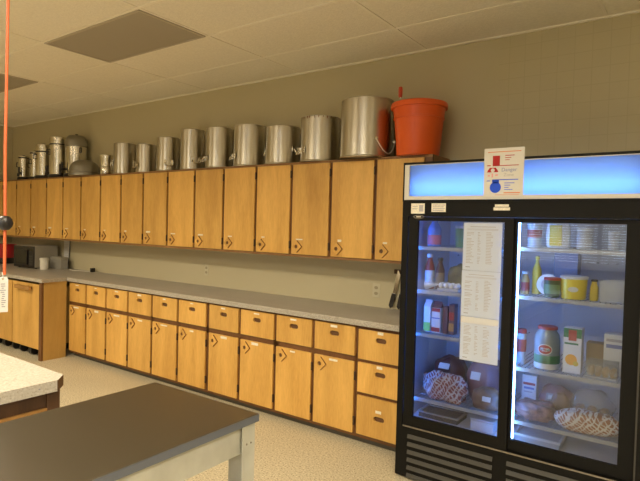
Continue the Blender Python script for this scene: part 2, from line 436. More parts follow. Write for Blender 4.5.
BY = -.592
def pull_drawer(t, a, c, z0, z1, y, pz=None, lw=.05, lh=.016):
    cx = (a+c)/2; zc = pz if pz else z0+(z1-z0)*.66
    d = MB().plate(rect(a, c, z0, z1), [slot(cx, zc, .086, .036)], .0175, front(0, y, 0)).build('drawer', 'door_wood', t)
    MB().plate(slot(cx, zc, .088, .038), [], .003, front(0, y-.0001, 0)).build('pull_recess', 'dark_hole', d)
    sticker(d, cx-.005, zc+.052, y-.0175, lw, lh)
    return d
def base_body(x0, x1, label, group='base cabinets'):
    t = thing('base_cabinet', label, 'cabinet', (x0, 0, 0), group=group); W = x1-x0
    MB().box(.001, W-.001, BY+.016, -.002, .055, .8735).build('carcass', 'frame_edge', t)
    MB().box(.001, W-.001, BY+.06, BY+.075, 0, .055).build('toe_kick', 'baseboard', t)
    return t, W
def base_cabinet(x0, x1, seams, label):
    t, W = base_body(x0, x1, label)
    f = MB()
    for s in seams:
        a, c = max(s-x0-.03, .0005), min(s-x0+.03, W-.0005); f.box(a, c, BY, BY+.016, .081, .8735)
    f.box(.0005, W-.0005, BY, BY+.0155, .855, .8730).box(.0005, W-.0005, BY, BY+.0155, .59, .66).box(.0005, W-.0005, BY, BY+.016, .055, .08)
    f.build('face_frame', 'frame_wood', t)
    for sr, sl in zip(seams, seams[1:]):
        g1 = .026 if abs(sr+3.582) < .01 else .016; g2 = .022 if abs(sl+3.582) < .01 else .016
        a, c = sl-x0+g2, sr-x0-g1
        pull_drawer(t, a, c, .645, .856, BY, None, random.choice((.04, .05, .06)), random.choice((.010, .014, .018)))
        d = MB().box(a, c, BY-.018, BY-.0005, .080, .602, .0025).build('door', 'door_wood', t)
        diamond(d, a+.064, .54, BY-.018)
        sticker(d, (a+c)/2+random.uniform(-.02, .02), .583, BY-.018, random.choice((.05, .075, .1)), random.choice((.012, .016, .022)))
        hinges(d, c+.005, (.17, .50), BY-.006)
    return t
bs = [-2.015, -2.405, -2.789, -3.187, -3.582, -3.991, -4.381, -4.774, -5.163, -5.548, -5.905]
blab = ['wooden base cabinet with two doors and drawers, right beside the three-drawer stack',
        'wooden base cabinet with two doors, second from the three-drawer stack',
        'wooden base cabinet with two doors, behind the right corner of the steel table',
        'wooden base cabinet with two doors, second from the end panel at left',
        'wooden base cabinet with two doors, farthest left against the wooden end panel']
for k in range(5):
    s = bs[2*k:2*k+3]
    base_cabinet(s[2], s[0], s, blab[k])
t, W = base_body(-2.0148, -1.60, 'wooden base cabinet of three stacked drawers, next to the black fridge')
MB().box(.0005, W-.0005, BY, BY+.016, .055, .8735).build('face_frame', 'frame_wood', t)
for z0, z1, pz in ((.632, .846, .782), (.392, .606, .540), (.086, .366, .225)):
    pull_drawer(t, .0168, W-.030, z0, z1, BY-.0002, pz, .045, .02)

# worktop in one continuous L
ct = MB().plate([(XL+.002, -.002), (XL+.002, -.935), (-5.872, -.935), (-5.90, -.637), (-1.592, -.637), (-1.592, -.002)], [], .041, Matrix.Translation((0, 0, .8745)))
bmesh.ops.bevel(ct.bm, geom=[e for e in ct.bm.edges if e.calc_face_angle(0) > 1 and abs(e.verts[0].co.z-e.verts[1].co.z) < 1e-5 and e.verts[0].co.z > .9], offset=.006, segments=2, profile=.5, affect='EDGES')
tag(ct.build('countertop', 'laminate', smooth=False), 'long grey speckled laminate countertop along the back wall', 'countertop')
# deep section on the left: end panel, posts and the roll-out bins under it
t = thing('counter_end_panel', 'wooden end panel with dark post under the deep left end of the countertop', 'panel', (-5.925, -.62, 0))
MB().box(0, .019, -.275, -.016, .0, .8735).build('side_panel', 'panel_wood', t)
MB().box(-.035, .020, -.300, -.276, 0, .8735).build('post', 'frame_wood', t)
def rolling_bin(x0, x1, label):
    t = thing('rolling_bin', label, 'rolling bin', (x0, -.91, 0), group='roll-out bins'); W = x1-x0
    b = MB().box(.004, W-.004, 0, .018, .115, .845, .002); b.build('front_panel', 'door_wood', t)
    MB().box(.012, W-.012, .0185, .62, .14, .80).build('body', 'panel_wood', t)
    h = MB().box(.14, W-.14, -.05, -.022, .775, .815, .004); hh = h.build('handle', 'handle_wood', t)
    k = MB()
    for x in (.17, W-.20): k.box(x, x+.03, -.0215, -.0005, .78, .81)
    k.build('handle_block', 'frame_wood', hh)
    for x in (.09, .30, W-.30, W-.09):
        for y in ((.10, .52)):
            w = MB().lathe([(.0, -.016), (.05, -.016), (.055, -.010), (.055, .010), (.05, .016), (0, .016)], (x, y, .056), 16, Matrix.Rotation(PI/2, 4, 'Y'))
            w.box(x-.024, x-.018, y-.02, y+.02, .056, .139).box(x+.018, x+.024, y-.02, y+.02, .056, .139)
            w.build('caster', 'black_plastic', t)
rolling_bin(-6.60, -5.965, 'wooden roll-out bin with bar handle, against the dark post')
rolling_bin(-7.245, -6.61, 'wooden roll-out bin behind the hanging paper tag')
rolling_bin(-7.89, -7.255, 'wooden roll-out bin third from the dark post, at the left edge of the photo')

# ------------------------------------------------------------------ pots on the cabinets
CAM = Vector((0, -3.8868, 1.581))
TOP = UZ1
def camaz(x, y): return math.atan2(CAM.y-y, CAM.x-x)
def stock_pot(x, y, r, h, label, off=.0, handle='loop', mname='pot_steel', hz=.16, taper=.97):
    t = thing('stock_pot', label, 'pot', (x, y, TOP+.0005), group='upside-down steel stock pots')
    MB().lathe([(r*.985, .004), (r+.005, 0), (r+.008, .005), (r+.005, .011), (r, .014), (r*(1+taper)/2, h*.5), (r*taper, h-.018), (r*taper+.0025, h-.016), (r*taper+.0025, h-.010), (r*taper-.004, h-.003), (r*taper-.016, h), (r*.5, h-.001), (0, h-.0015)], seg=56).build('body', mname, t, smooth=True)
    az = camaz(x, y)+math.asin(off)
    if handle == 'none': return t
    for k in (0, 1):
        a = az+PI*k; d = Vector((math.cos(a), math.sin(a), 0)); s = Vector((-d.y, d.x, 0))
        if handle == 'loop':
            w, o, z = min(.045, r*.3), .032, h*hz
            R0 = r+.001
            pts = [d*(R0-.001)*1+s*w+Vector((0, 0, z+.035)), d*(R0+o*.6)+s*w+Vector((0, 0, z+.03)), d*(R0+o)+s*w*.9+Vector((0, 0, z)),
                   d*(R0+o)-s*w*.9+Vector((0, 0, z)), d*(R0+o*.6)-s*w+Vector((0, 0, z+.03)), d*(R0-.001)-s*w+Vector((0, 0, z+.035))]
            hb = MB().tube(pts, .0055)
            for q in (1, -1): hb.box(-.012, .012, -.004, .004, z+.012, z+.06, M=Matrix.Translation(d*(r+.001)+s*w*q) @ Matrix.Rotation(a+PI/2, 4, 'Z'))
            hb.build('handle', 'urn_steel', t, smooth=True)
    if handle == 'bail':
        pts = []
        for i in range(17):
            a = az-.5+1.0*i/16; rr = r+.014
            pts.append((rr*math.cos(a), rr*math.sin(a), .135-.105*math.sin(PI*i/16)))
        hb = MB().tube(pts, .0048)
        hb.build('bail_handle', 'bright_wire', t, smooth=True)
        e = MB()
        for a in (az-.5, az+.5): e.lathe([(0, 0), (.012, 0), (.012, .02), (0, .02)], ((r-.004)*math.cos(a), (r-.004)*math.sin(a), .135), 12, Matrix.Rotation(a, 4, 'Z') @ Matrix.Rotation(PI/2, 4, 'Y'))
        e.build('handle_ear', 'urn_steel', t)
    return t
def place(x, r, y0):     # slide along the line of sight when the pot sits further forward than -0.17
    k = (y0-CAM.y)/(-.17-CAM.y)
    return x*k, r*k
def pot(x, r, zt, label, y=-.17, **kw):
    X, R = place(x, r, y); k = (y-CAM.y)/(-.17-CAM.y)
    zz = CAM.z+(zt-CAM.z)*k
    return stock_pot(X, y, R-.004, zz-TOP, label, **kw)
pot(-2.239, .221, 2.592, 'largest upside-down steel stock pot with wire bail, beside the orange bucket', -.226, off=.72, handle='bail')
pot(-2.703, .176, 2.501, 'dull steel stock pot with rust specks on its edge, left of the largest pot', -.19, off=-.9)
pot(-3.12, .162, 2.459, 'short dull steel stock pot with handle on its right, third from the orange bucket', -.175, off=.75, hz=.28)
pot(-3.526, .16, 2.506, 'plain bright steel stock pot, fourth from the orange bucket', off=-.95)
pot(-3.939, .141, 2.519, 'tall bright steel stock pot, fifth from the orange bucket', off=-.95)
pot(-4.339, .126, 2.537, 'tall narrow grey steel stock pot with loop handle facing the room', off=.3)
pot(-4.733, .124, 2.487, 'steel stock pot with front loop handle, seventh from the orange bucket', off=.05)
pot(-5.115, .113, 2.441, 'shortest narrow steel stock pot, second from the small steel pitcher', off=-.9)
pot(-5.52, .126, 2.48, 'pale satin steel stock pot right of the small steel pitcher', off=.92, hz=.28)

rp_ = bpy.data.objects['stock_pot.001']; rbody = [c for c in rp_.children if c.name.startswith('body')][0]
RB = max(v.co.x for v in rbody.data.vertices)-.006; HB = max(v.co.z for v in rbody.data.vertices)
mat('rust', (.22, .075, .02), .8, var=.4, vscale=60)
az0 = camaz(-2.66, -.19); rr_ = random.Random(5); rf = MB()
for k in range(9):
    a = az0-1.0+.22*k+rr_.uniform(-.05, .05); dz = rr_.uniform(.006, .016); da = rr_.uniform(.02, .05); R_ = RB*.985
    vs_ = [rf.bm.verts.new((R_*math.cos(q), R_*math.sin(q), z_)) for q, z_ in ((a, HB-.018-dz), (a+da*.6, HB-.022-dz*.6), (a+da, HB-.010), (a-da*.3, HB-.010))]; rf.bm.faces.new(vs_)
rf.build('rust_flecks', 'rust', rp_)

# orange salad spinner bucket
bx, br_ = place(-1.787, .216, -.235); R = br_-.004; h = 2.520-TOP
t = thing('salad_spinner', 'orange plastic salad spinner bucket with crank handle on the lid', 'bucket', (bx, -.235, TOP+.0005))
MB().lathe([(0, 0), (R*.735, 0), (R*.755, .012), (R*.865, h*.66), (R*.90, h*.665), (R*.905, h*.685), (R*.875, h*.69), (R*.925, h*.86), (R*.965, h*.862), (R*.965, h*.872), (0, h*.872)], seg=56).build('bucket', 'orange_plastic', t, smooth=True)
lid = MB().lathe([(R*.97, h*.85), (R, h*.855), (R*1.005, h*.905), (R*.985, h*.945), (R*.80, h*.975), (R*.35, h*.985), (0, h*.985)], seg=56).build('lid', 'orange_plastic', t, smooth=True)
ga = camaz(bx, -.235)
ca = ga-1.95
cr = MB().lathe([(0, 0), (.022, 0), (.022, .03), (0, .03)], (0, 0, h*.98), 16)
ex, ey = .155*math.cos(ca), .155*math.sin(ca)
cr.tube([(0, 0, h*.985+.022), (ex*.5, ey*.5, h*.985+.024), (ex, ey, h*.985+.026), (ex, ey, h*.985+.055)], .007)
cr.build('crank_arm', 'chrome', t, smooth=True)
MB().lathe([(0, 0), (.012, 0), (.015, .015), (.016, .06), (.013, .078), (0, .08)], (ex, ey, h*.985+.054), 16).build('crank_knob', 'knob_plastic', t, smooth=True)

# coffee urns
def urn(x, r, zt, label, y=-.17, band=True, spigot=.2, dome=False, lidh=.14, tall_lid=False):
    t = thing('coffee_urn', label, 'coffee urn', (x, y, TOP+.0005), group='coffee urns')
    h = zt-TOP+.018; R = r*1.03; az = camaz(x, y)+spigot
    MB().lathe([(0, 0), (R*1.06, 0), (R*1.10, .006), (R*1.10, .035), (R*.98, .05), (0, .05)], seg=40).build('base', 'black_plastic', t, smooth=True)
    zb = h*(1-lidh)-.01
    MB().lathe([(0, .0505), (R*.93, .0505), (R*.95, .06), (R*.95, zb), (0, zb)], seg=48).build('body', 'urn_steel', t, smooth=True)
    if band: MB().lathe([(R*.955, zb-.016), (R*.985, zb-.014), (R*.985, zb-.002), (R*.955, zb)], seg=40, cap=False).build('band', 'black_plastic', t, smooth=True)
    if dome: prof = [(R*.97, zb+.0005), (R*1.03, zb+.006), (R*1.03, zb+(h-zb)*.25), (R*.99, zb+(h-zb)*.48), (R*.88, zb+(h-zb)*.70), (R*.70, zb+(h-zb)*.86), (R*.42, h-.020), (0, h-.012)]
    else: prof = [(R*.97, zb+.0005), (R*.99, zb+.006), (R*.96, h-.022), (R*.85, h-.014), (0, h-.012)]
    ld = MB().lathe(prof, seg=48).build('lid', 'dull_aluminium' if dome else 'urn_steel', t, smooth=True)
    MB().lathe([(0, h-.02), (.012, h-.02), (.014, h-.006), (.022, h-.002), (.018, h), (0, h)], seg=16).build('lid_knob', 'black_plastic', ld, smooth=True)
    d = Vector((math.cos(az), math.sin(az), 0))
    p = d*(R*.95)
    sp = MB().tube([p+Vector((0, 0, .10)), p+d*.045+Vector((0, 0, .10)), p+d*.062+Vector((0, 0, .085)), p+d*.064+Vector((0, 0, .05))], .018)
    sp.tube([p+d*.046+Vector((0, 0, .105)), p+d*.048+Vector((0, 0, .185))], .014)
    sp.build('spigot', 'black_plastic', t, smooth=True)
    for q in (1, -1):
        s = Vector((-d.y, d.x, 0))*q
        zz = h*.62
        MB().tube([s*(R*.94)+Vector((0, 0, zz+.03)), s*(R+.022)+Vector((0, 0, zz+.03)), s*(R+.024)+Vector((0, 0, zz-.03)), s*(R*.94)+Vector((0, 0, zz-.03))], .008).build('side_handle', 'black_plastic', t, smooth=True)
    return t
urn(-7.945, .073, 2.462, 'smallest shiny coffee urn with black base, far left of the row', lidh=.07, spigot=-.5)
urn(-7.70, .066, 2.515, 'slim coffee urn with black lid rim, half hidden second from the left', y=-.13, lidh=.05, spigot=.6)
urn(-7.375, .102, 2.585, 'medium coffee urn with black band and spigot, third from the left', lidh=.2, spigot=.3)
urn(-6.985, .114, 2.655, 'tall slim coffee urn with brassy steel lid, fourth from the left', lidh=.17, spigot=.1)
urn(-6.595, .130, 2.655, 'tallest coffee urn with big domed grey lid, behind the low domed lid', y=-.15, dome=True, lidh=.28, band=False, spigot=-1.2)
xx, rr = place(-6.361, .172, -.205)
t = thing('domed_lid', 'low dull grey metal domed lid lying in front of the tallest urn', 'lid', (-6.25, -.235, TOP+.0005))
rr = .180
MB().lathe([(rr*1.0, 0), (rr*1.03, .006), (rr*1.0, .05), (rr*.98, .055), (rr*.97, .094), (rr*.90, .132), (rr*.78, .162), (rr*.6, .184), (rr*.35, .199), (0, .204)], seg=48).build('dome', 'dull_aluminium', t, smooth=True)
MB().lathe([(rr*1.0, .045), (rr*1.045, .048), (rr*1.045, .054), (rr*1.0, .057)], seg=48, cap=False).build('rim_band', 'dull_aluminium', t, smooth=True)
t = thing('steel_pitcher', 'small bright steel pitcher with curved handle beside the domed lid', 'pitcher', (-5.885, -.17, TOP+.0005))
MB().lathe([(0, 0), (.068, 0), (.075, .01), (.075, .10), (.069, .11), (.069, .122), (.075, .132), (.072, .22), (.077, .244), (.072, .248), (0, .226)], seg=40).build('body', 'urn_steel', t, smooth=True)
a = camaz(-5.885, -.17)+1.0; d = Vector((math.cos(a), math.sin(a), 0))
MB().tube([d*.070+Vector((0, 0, .19)), d*.095+Vector((0, 0, .185)), d*.108+Vector((0, 0, .14)), d*.098+Vector((0, 0, .085)), d*.072+Vector((0, 0, .05))], .006).build('handle', 'chrome', t, smooth=True)

# ------------------------------------------------------------------ things on the counter and wall
CT = .9155
t = thing('microwave', 'dark-fronted microwave with grey side, in the far corner of the counter', 'microwave', (-7.6, -.45, CT), .1)
w, d, h = .46, .34, .30
sh = MB().box(0, w, .016, d, .012, h, .004).build('shell', 'microwave_shell', t)
ff = MB()
for x in (.04, w-.04):
    for y in (.06, d-.04): ff.lathe([(0, 0), (.014, 0), (.014, .0125), (0, .0125)], (x, y, 0), 12)
ff.build('feet', 'black_plastic', t)
dr = MB().box(.004, w*.74, 0, .0155, .016, h-.004, .003).build('door', 'black_plastic', t)
MB().box(.04, w*.66, -.0015, 0, .06, h-.05).build('window', 'microwave_glass', dr)
MB().box(w*.70, w*.72, -.02, -.0005, .05, h-.05, .003).build('handle', 'black_plastic', dr)
cp = MB().box(w*.745, w-.004, 0, .0155, .016, h-.004, .003).build('control_panel', 'black_plastic', t)
MB().box(w*.77, w-.02, -.0012, 0, h-.07, h-.035).build('display', 'microwave_glass', cp)
bb = MB()
for i in range(4):
    for j in range(3): bb.box(w*.775+j*.027, w*.775+j*.027+.02, -.0015, 0, .05+i*.034, .05+i*.034+.022)
bb.build('keypad', mat('keypad_dark', (.06, .058, .052), .5), cp)
t = thing('red_container', 'red plastic container with darker base, left of the microwave', 'container', (-8.28, -.28, CT))
MB().lathe([(0, .0), (.13, 0), (.135, .02), (.135, .085), (0, .085)], seg=32).build('base', 'black_plastic', t, smooth=True)
MB().lathe([(0, .0855), (.14, .0855), (.16, .26), (.166, .265), (.166, .28), (0, .29)], seg=32).build('tub', 'red_plastic', t, smooth=True)
t = thing('canister', 'small white lidded canister in front of the microwave side', 'canister', (-7.02, -.33, CT))
MB().lathe([(0, 0), (.05, 0), (.052, .01), (.052, .12), (0, .12)], seg=24).build('body', 'white_plastic', t, smooth=True)
MB().lathe([(0, .1205), (.056, .1205), (.056, .145), (.04, .152), (0, .152)], seg=24).build('lid', 'white_plastic', t, smooth=True)
t = thing('wrap_dispenser', 'pale grey long low box against the wall, right of the microwave', 'box', (-7.13, -.19, CT))
MB().box(0, .26, 0, .10, 0, .125, .004).build('case', 'grey_plastic', t)
MB().box(-.002, .262, -.002, .102, .1255, .16, .004).build('lid', 'microwave_shell', t)
t = thing('wall_notice', 'white notice sheet on the wall above the counter corner', 'paper', (-7.06, 0, 1.0))
MB().box(-.07, .07, -.004, 0, .06, .29).build('sheet', 'paper', t)
ln = MB()
for i in range(9): ln.box(-.055, .055-.03*(i % 3 == 2), -.0048, -.0041, .085+i*.021, .090+i*.021)
ln.build('printing', 'ink_grey', t)
tag(MB().tube([(-6.96, -.014, 1.318), (-6.962, -.016, 1.2), (-6.968, -.02, 1.08), (-6.972, -.028, .99), (-6.972, -.035, .94), (-6.955, -.045, .9225)], .006).build('power_cord', 'black_plastic', smooth=True), 'black cord hanging down the wall beside the white notice', 'cord')
t = thing('phone_charger', 'thin pale cable with small dark plug lying along the counter by the wall', 'cable', (-6.75, -.06, CT))
MB().tube([(-.02, -.06, .004), (.12, -.09, .004), (.22, -.05, .004), (.33, -.03, .004), (.40, -.02, .006)], .004).build('cable', 'white_plastic', t, smooth=True)
MB().box(.40, .44, -.03, .025, .0, .05, .006).build('plug', 'black_plastic', t)
def outlet(x, z, label, w=.07, h=.115):
    t = thing('wall_outlet', label, 'outlet', (x, 0, z), group='wall outlets')
    MB().box(-w/2, w/2, -.006, -.0005, -h/2, h/2, .002).build('plate', 'outlet_plate', t)
    for q in (.024, -.024):
        s = MB().plate(slot(0, q, .034, .026), [], .0022, front(0, -.0055, 0)).build('socket', 'outlet_slot', t)
outlet(-2.208, 1.053, 'cream wall outlet above the counter near the black fridge')
outlet(-4.276, 1.08, 'cream wall outlet midway along the wall above the counter', .05, .11)
t = thing('wall_knife_rack', 'narrow dark knife rack on the wall, half hidden behind the fridge', 'rack', (-1.98, 0, 1.225))
MB().box(-.06, .30, -.018, 0, -.018, .018, .003).build('bar', 'dark_wood', t)
def knife(x, lean, label, ln=.2, hl=.125):
    t = thing('kitchen_knife', label, 'knife', (x, -.024, 1.245), group='knives hanging by the fridge')
    bl = MB().plate([(0, .0), (.032, -.04), (.034, -ln), (0, -ln)], [], .002, FR); o = bl.build('blade', 'chrome', t)
    hd = MB().plate([(0, -ln-.0005), (.030, -ln-.0005), (.033, -ln-.05), (.028, -ln-hl+.02), (.014, -ln-hl), (-.004, -ln-hl+.02), (-.002, -ln-.05)], [], .018, Matrix.Translation((0, .005, 0)) @ FR)
    hd.build('handle', 'black_plastic', t)
    t.rotation_euler = (0, lean, 0)
knife(-2.000, .22, 'kitchen knife with black handle hanging against the wall, left one of the pair')
knife(-1.945, .16, 'kitchen knife with black handle hanging closest to the fridge edge')

# hanging orange cord with stopper ball and paper tag
t = thing('hanging_cord', 'orange extension cord hanging from the ceiling with black stopper ball', 'cord', (-2.35, -2.857, 1.30))
MB().tube([(-.018, .010, ZC-1.301), (-.016, .008, 1.178), (-.008, .002, .85), (-.003, -.003, .56), (.006, -.005, .30), (.010, -.007, .12), (.012, -.008, .045)], .0060, 10).build('cable', 'orange_cord', t, smooth=True)
MB().lathe([(0, -.031), (.016, -.028), (.027, -.016), (.031, 0), (.027, .016), (.016, .028), (0, .031)], (.007, -.006, .259), 24).build('stopper_ball', 'black_plastic', t, smooth=True)
# the tag turns to face the middle of the room
t2 = thing('paper_tag', 'white paper tag with handwriting tied to the end of the orange cord', 'tag', (-2.330, -2.874, 1.338), math.atan2(-1.0, 2.3)+PI/2+.05)
MB().plate([(-.014, 0), (.014, 0), (.0185, -.012), (.0185, -.146), (-.0185, -.146), (-.0185, -.012)], [circ(0, -.008, .004, 10)], .001, FR).build('card', 'paper', t2)
sc = MB()
rnd = random.Random(3)
zz = -.028
while zz > -.13:
    sc.box(-.004+rnd.uniform(-.006, .002), .006+rnd.uniform(-.003, .006), -.0018, -.0011, zz-.0035, zz); zz -= .0085
sc.build('handwriting', 'ink', t2)
MB().tube([(0, -.0005, -.008), (.0, .003, .004), (-.002, .008, .012), (-.004, .010, .018)], .0014, 6).build('string', 'paper', t2)

# ------------------------------------------------------------------ steel table and island
t = thing('steel_table', 'steel-topped work table with pale painted frame in the foreground', 'table', (-1.575, -3.40, 0))
hw, y1, y0 = .296, .938, -.95
MB().box(-hw, hw, y0, y1, .871, .900, .003).build('table_top', 'table_steel', t)
MB().box(-hw-.0008, hw+.0008, y0-.0008, y1+.0008, .872, .897).build('top_edge', 'table_edge_steel', t)
ap = MB()
ap.box(hw-.045, hw-.027, y0+.03, y1-.03, .765, .8705).box(-hw+.027, -hw+.045, y0+.03, y1-.03, .765, .8705)
ap.box(-hw+.046, hw-.046, y1-.048, y1-.031, .765, .8705).box(-hw+.046, hw-.046, y0+.031, y0+.048, .765, .8705)
ap.build('apron', 'table_paint', t)
for sx in (1, -1):
    for yy, sy in ((y1-.02, 1), (y0+.02, -1)):
        L = MB()
        xo = sx*(hw-.010); ya = yy+sy*.012
        L.box(xo-.005*(sx > 0), xo+.005*(sx < 0), min(ya, ya-sy*.062), max(ya, ya-sy*.062), 0, .8705)
        L.box(min(xo-sx*.0055, xo-sx*.125), max(xo-sx*.0055, xo-sx*.125), min(ya, ya-sy*.005), max(ya, ya-sy*.005), 0, .8705)
        lg = L.build('leg', 'table_paint', t)
        rv = MB()
        for k in (0, 1): rv.lathe([(0, 0), (.004, 0), (.003, .002), (0, .0025)], (xo+sx*.0001, ya-sy*.031+.011*(k*2-1), .80), 10, Matrix.Rotation(sx*PI/2, 4, 'Y'))
        rv.build('rivets', 'track_metal', lg)
t = thing('island_counter', 'pale laminate island counter on a dark wooden frame, behind the steel table', 'counter', (-2.15, -2.68, 0))
it_ = MB().plate([(-1.5, 0), (-.06, 0), (0, -.055), (0, -1.5), (-1.5, -1.5)], [], .047, Matrix.Translation((0, 0, .868)))
it_.build('island_top', 'island_laminate', t)
eb = MB().plate([(-.062, .0008), (-.0595, .0008), (.0008, -.0548), (.0008, -.0575), (-.002, -.0575)], [], .045, Matrix.Translation((0, 0, .869)))
eb.build('corner_edge', 'dark_wood', t)
sw = MB()
for yy in (-.13, -.28, -.43, -.6): sw.lathe([(0, 0), (.0038, 0), (.003, .0015), (0, .002)], (.0001, yy, .893), 10, Matrix.Rotation(PI/2, 4, 'Y'))
sw.build('edge_screw', 'ink', t)
MB().box(-.085, -.03, -.085, -.03, 0, .8675).build('corner_post', 'dark_wood', t)
MB().box(-1.47, -1.41, -.085, -.03, 0, .8675).build('corner_post', 'dark_wood', t)
ap = MB().box(-.050, -.036, -1.47, -.086, .80, .8675)
ap.build('apron', 'dark_wood', t)
MB().box(-.048, -.024, -1.47, -.086, .785, .799).build('drawer_trim', 'handle_wood', t)
MB().box(-1.47, -.05, -1.47, -.086, .10, .784).build('cupboard', 'dark_wood', t)
MB().box(-1.42, -.10, -1.42, -.12, 0, .0995).build('plinth', 'baseboard', t)

# ------------------------------------------------------------------ display fridge
FX0, FX1, FY0, FY1 = -1.553, -.200, -.090, -.850
t = thing('display_fridge', 'black two-door glass display fridge with lit blue header', 'fridge', (FX0, FY1, 0))
FW = FX1-FX0; FD = FY0-FY1                     # local: x 0..FW, y 0 (front)..FD (back)
def fx(X): return X-FX0
ix0, ix1, iz0, iz1, iy1 = .05, FW-.05, .372, 1.66, .66
sh = MB().box(0, ix0, .035, FD, .012, 1.978).box(ix1, FW, .035, FD, .012, 1.978).box(ix0, ix1, iy1+.01, FD, .012, 1.978)
sh.box(ix0, ix1, .035, iy1+.01, iz1+.004, 1.745).box(ix0, ix1, .09, iy1+.01, 1.96, 1.978)
sh.box(ix0, ix1, .035, iy1+.01, .012, iz0-.004)
sh.build('cabinet', 'black_enamel', t)
ln = MB().box(ix0, ix0+.003, .05, iy1, iz0, iz1).box(ix1-.003, ix1, .05, iy1, iz0, iz1).box(ix0, ix1, iy1, iy1+.009, iz0, iz1)
ln.box(ix0, ix1, .05, iy1, iz0-.003, iz0).box(ix0, ix1, .05, iy1, iz1, iz1+.003)
ln.build('liner', 'liner', t)
dv = MB()
for k in range(22): dv.lathe([(0, 0), (.007, 0), (.007, .002), (0, .002)], (.12+k*.053, iy1-.0005, 1.395), 10, Matrix.Rotation(PI/2, 4, 'X'))
dv.build('vent_holes', 'ink', t)
# front frame (fixed) and sliding doors
ff = MB().plate(rect(0, FW, .012, 1.757), [rect(fx(-1.513), fx(-.240), .338, 1.655)], .034, front(0, .0345, 0))
ff.build('front_frame', 'black_frame', t)
def door(x0, x1, yf, label, rs=.052):
    d = MB().plate(rect(fx(x0), fx(x1), .342, 1.652), [rect(fx(x0)+.062, fx(x1)-rs, .402, 1.628)], .022, front(0, yf, 0)).build('door', 'black_frame', t)
    d['label'] = label
    MB().box(fx(x0)+.062, fx(x1)-rs, yf-.014, yf-.010, .402, 1.628).build('pane', 'door_glass', d)
    return d
dL = door(-1.507, -.863, .022, 'sliding door with the taped sheets')
dR = door(-.912, -.2415, .046, 'sliding door without sheets', .0765)
MB().box(fx(-1.505), fx(-.245), -.006, -.0003, .331, .339).build('door_track', 'track_metal', t)
MB().box(fx(-.244), fx(-.236), -.002, -.0003, .02, 1.745).build('edge_strip', 'grille_paint', t)
for (a, b_) in ((-1.470, -.937), (-.857, -.315)):
    g = MB()
    for k in range(6):
        zc = .272-.0495*k
        g.box(fx(a), fx(b_), -.0115, -.0085, -.0125, .0125, M=Matrix.Translation((0, .004, zc)) @ Matrix.Rotation(math.radians(-18), 4, 'X'))
    g.build('grille', 'grille_paint', t)
# header sign
hd = MB()
hd.box(0, FW, -.004, .09, 1.976, 1.990).box(0, .010, -.004, .09, 1.757, 1.9755).box(FW-.010, FW, -.004, .09, 1.757, 1.9755).box(.0105, FW-.0105, .082, .09, 1.757, 1.9755).box(0, FW, -.004, .09, 1.746, 1.7565)
hd.build('header_case', 'black_enamel', t)
hr = MB().plate(rect(.0105, FW-.0105, 1.7575, 1.9755), [rect(.042, FW-.042, 1.780, 1.971)], .007, front(0, .003, 0)).build('header_rim', 'white_rim', t)
mz, nt, b = nodes('sign_acrylic')
nt.nodes.remove(b)
tr = nt.nodes.new('ShaderNodeBsdfTranslucent'); tr.inputs['Color'].default_value = (.62, .78, .98, 1)
df = nt.nodes.new('ShaderNodeBsdfDiffuse'); df.inputs['Color'].default_value = (.35, .45, .62, 1)
ms = nt.nodes.new('ShaderNodeMixShader'); ms.inputs[0].default_value = .75
nt.links.new(df.outputs[0], ms.inputs[1]); nt.links.new(tr.outputs[0], ms.inputs[2]); nt.links.new(ms.outputs[0], nt.nodes['Material Output'].inputs['Surface'])
me = bpy.data.meshes.new('sign_panel'); me.from_pydata([(.03, .008, 1.775), (FW-.03, .008, 1.775), (FW-.03, .008, 1.974), (.03, .008, 1.974)], [], [(0, 1, 2, 3)])
me.materials.append(mz); so = bpy.data.objects.new('sign_panel', me); C.objects.link(so); so.parent = t
MB().box(.012, FW-.012, .078, .0815, 1.758, 1.975).build('header_reflector', mat('reflector', (.8, .85, .9), .6), t)
MB().lathe([(0, 0), (.012, 0), (.012, FW-.09), (0, FW-.09)], (.045, .062, 1.825), 12, Matrix.Rotation(PI/2, 4, 'Y')).build('header_tube', 'sign_tube', t)
# stickers on the frame
def fr_sticker(x0, x1, z0, z1, nm='label_sticker', m='label_paper'):
    return MB().box(fx(x0), fx(x1), -.0012, -.0002, z0, z1).build(nm, m, t)
s = fr_sticker(-1.494, -1.403, 1.672, 1.735); q = MB()
q.box(fx(-1.44), fx(-1.412), -.0018, -.0012, 1.685, 1.725).box(fx(-1.485), fx(-1.45), -.0018, -.0012, 1.70, 1.704).box(fx(-1.485), fx(-1.45), -.0018, -.0012, 1.715, 1.719); q.build('printing', 'ink_grey', s)
s = fr_sticker(-1.358, -1.266, 1.683, 1.735); q = MB()
for k in range(4): q.box(fx(-1.35), fx(-1.28+.008*(k % 2)), -.0018, -.0012, 1.690+.011*k, 1.694+.011*k)
q.build('printing', 'ink_grey', s)
s = fr_sticker(-.973, -.895, 1.714, 1.728); fr_sticker(-.980, -.888, 1.694, 1.711)
q = MB().plate([(fx(-1.441)+.034*math.cos(a*PI/12), 1.652+.012*math.sin(a*PI/12)) for a in range(24)], [], .0012, front(0, -.0002, 0)).build('badge', 'track_metal', t)
MB().plate([(fx(-1.441)+.030*math.cos(a*PI/12), 1.652+.0095*math.sin(a*PI/12)) for a in range(24)], [], .0018, front(0, -.0002, 0)).build('badge_face', 'black_plastic', q)
MB().box(fx(-1.456), fx(-1.426), -.0026, -.002, 1.649, 1.655).build('badge_lettering', 'label_paper', q)
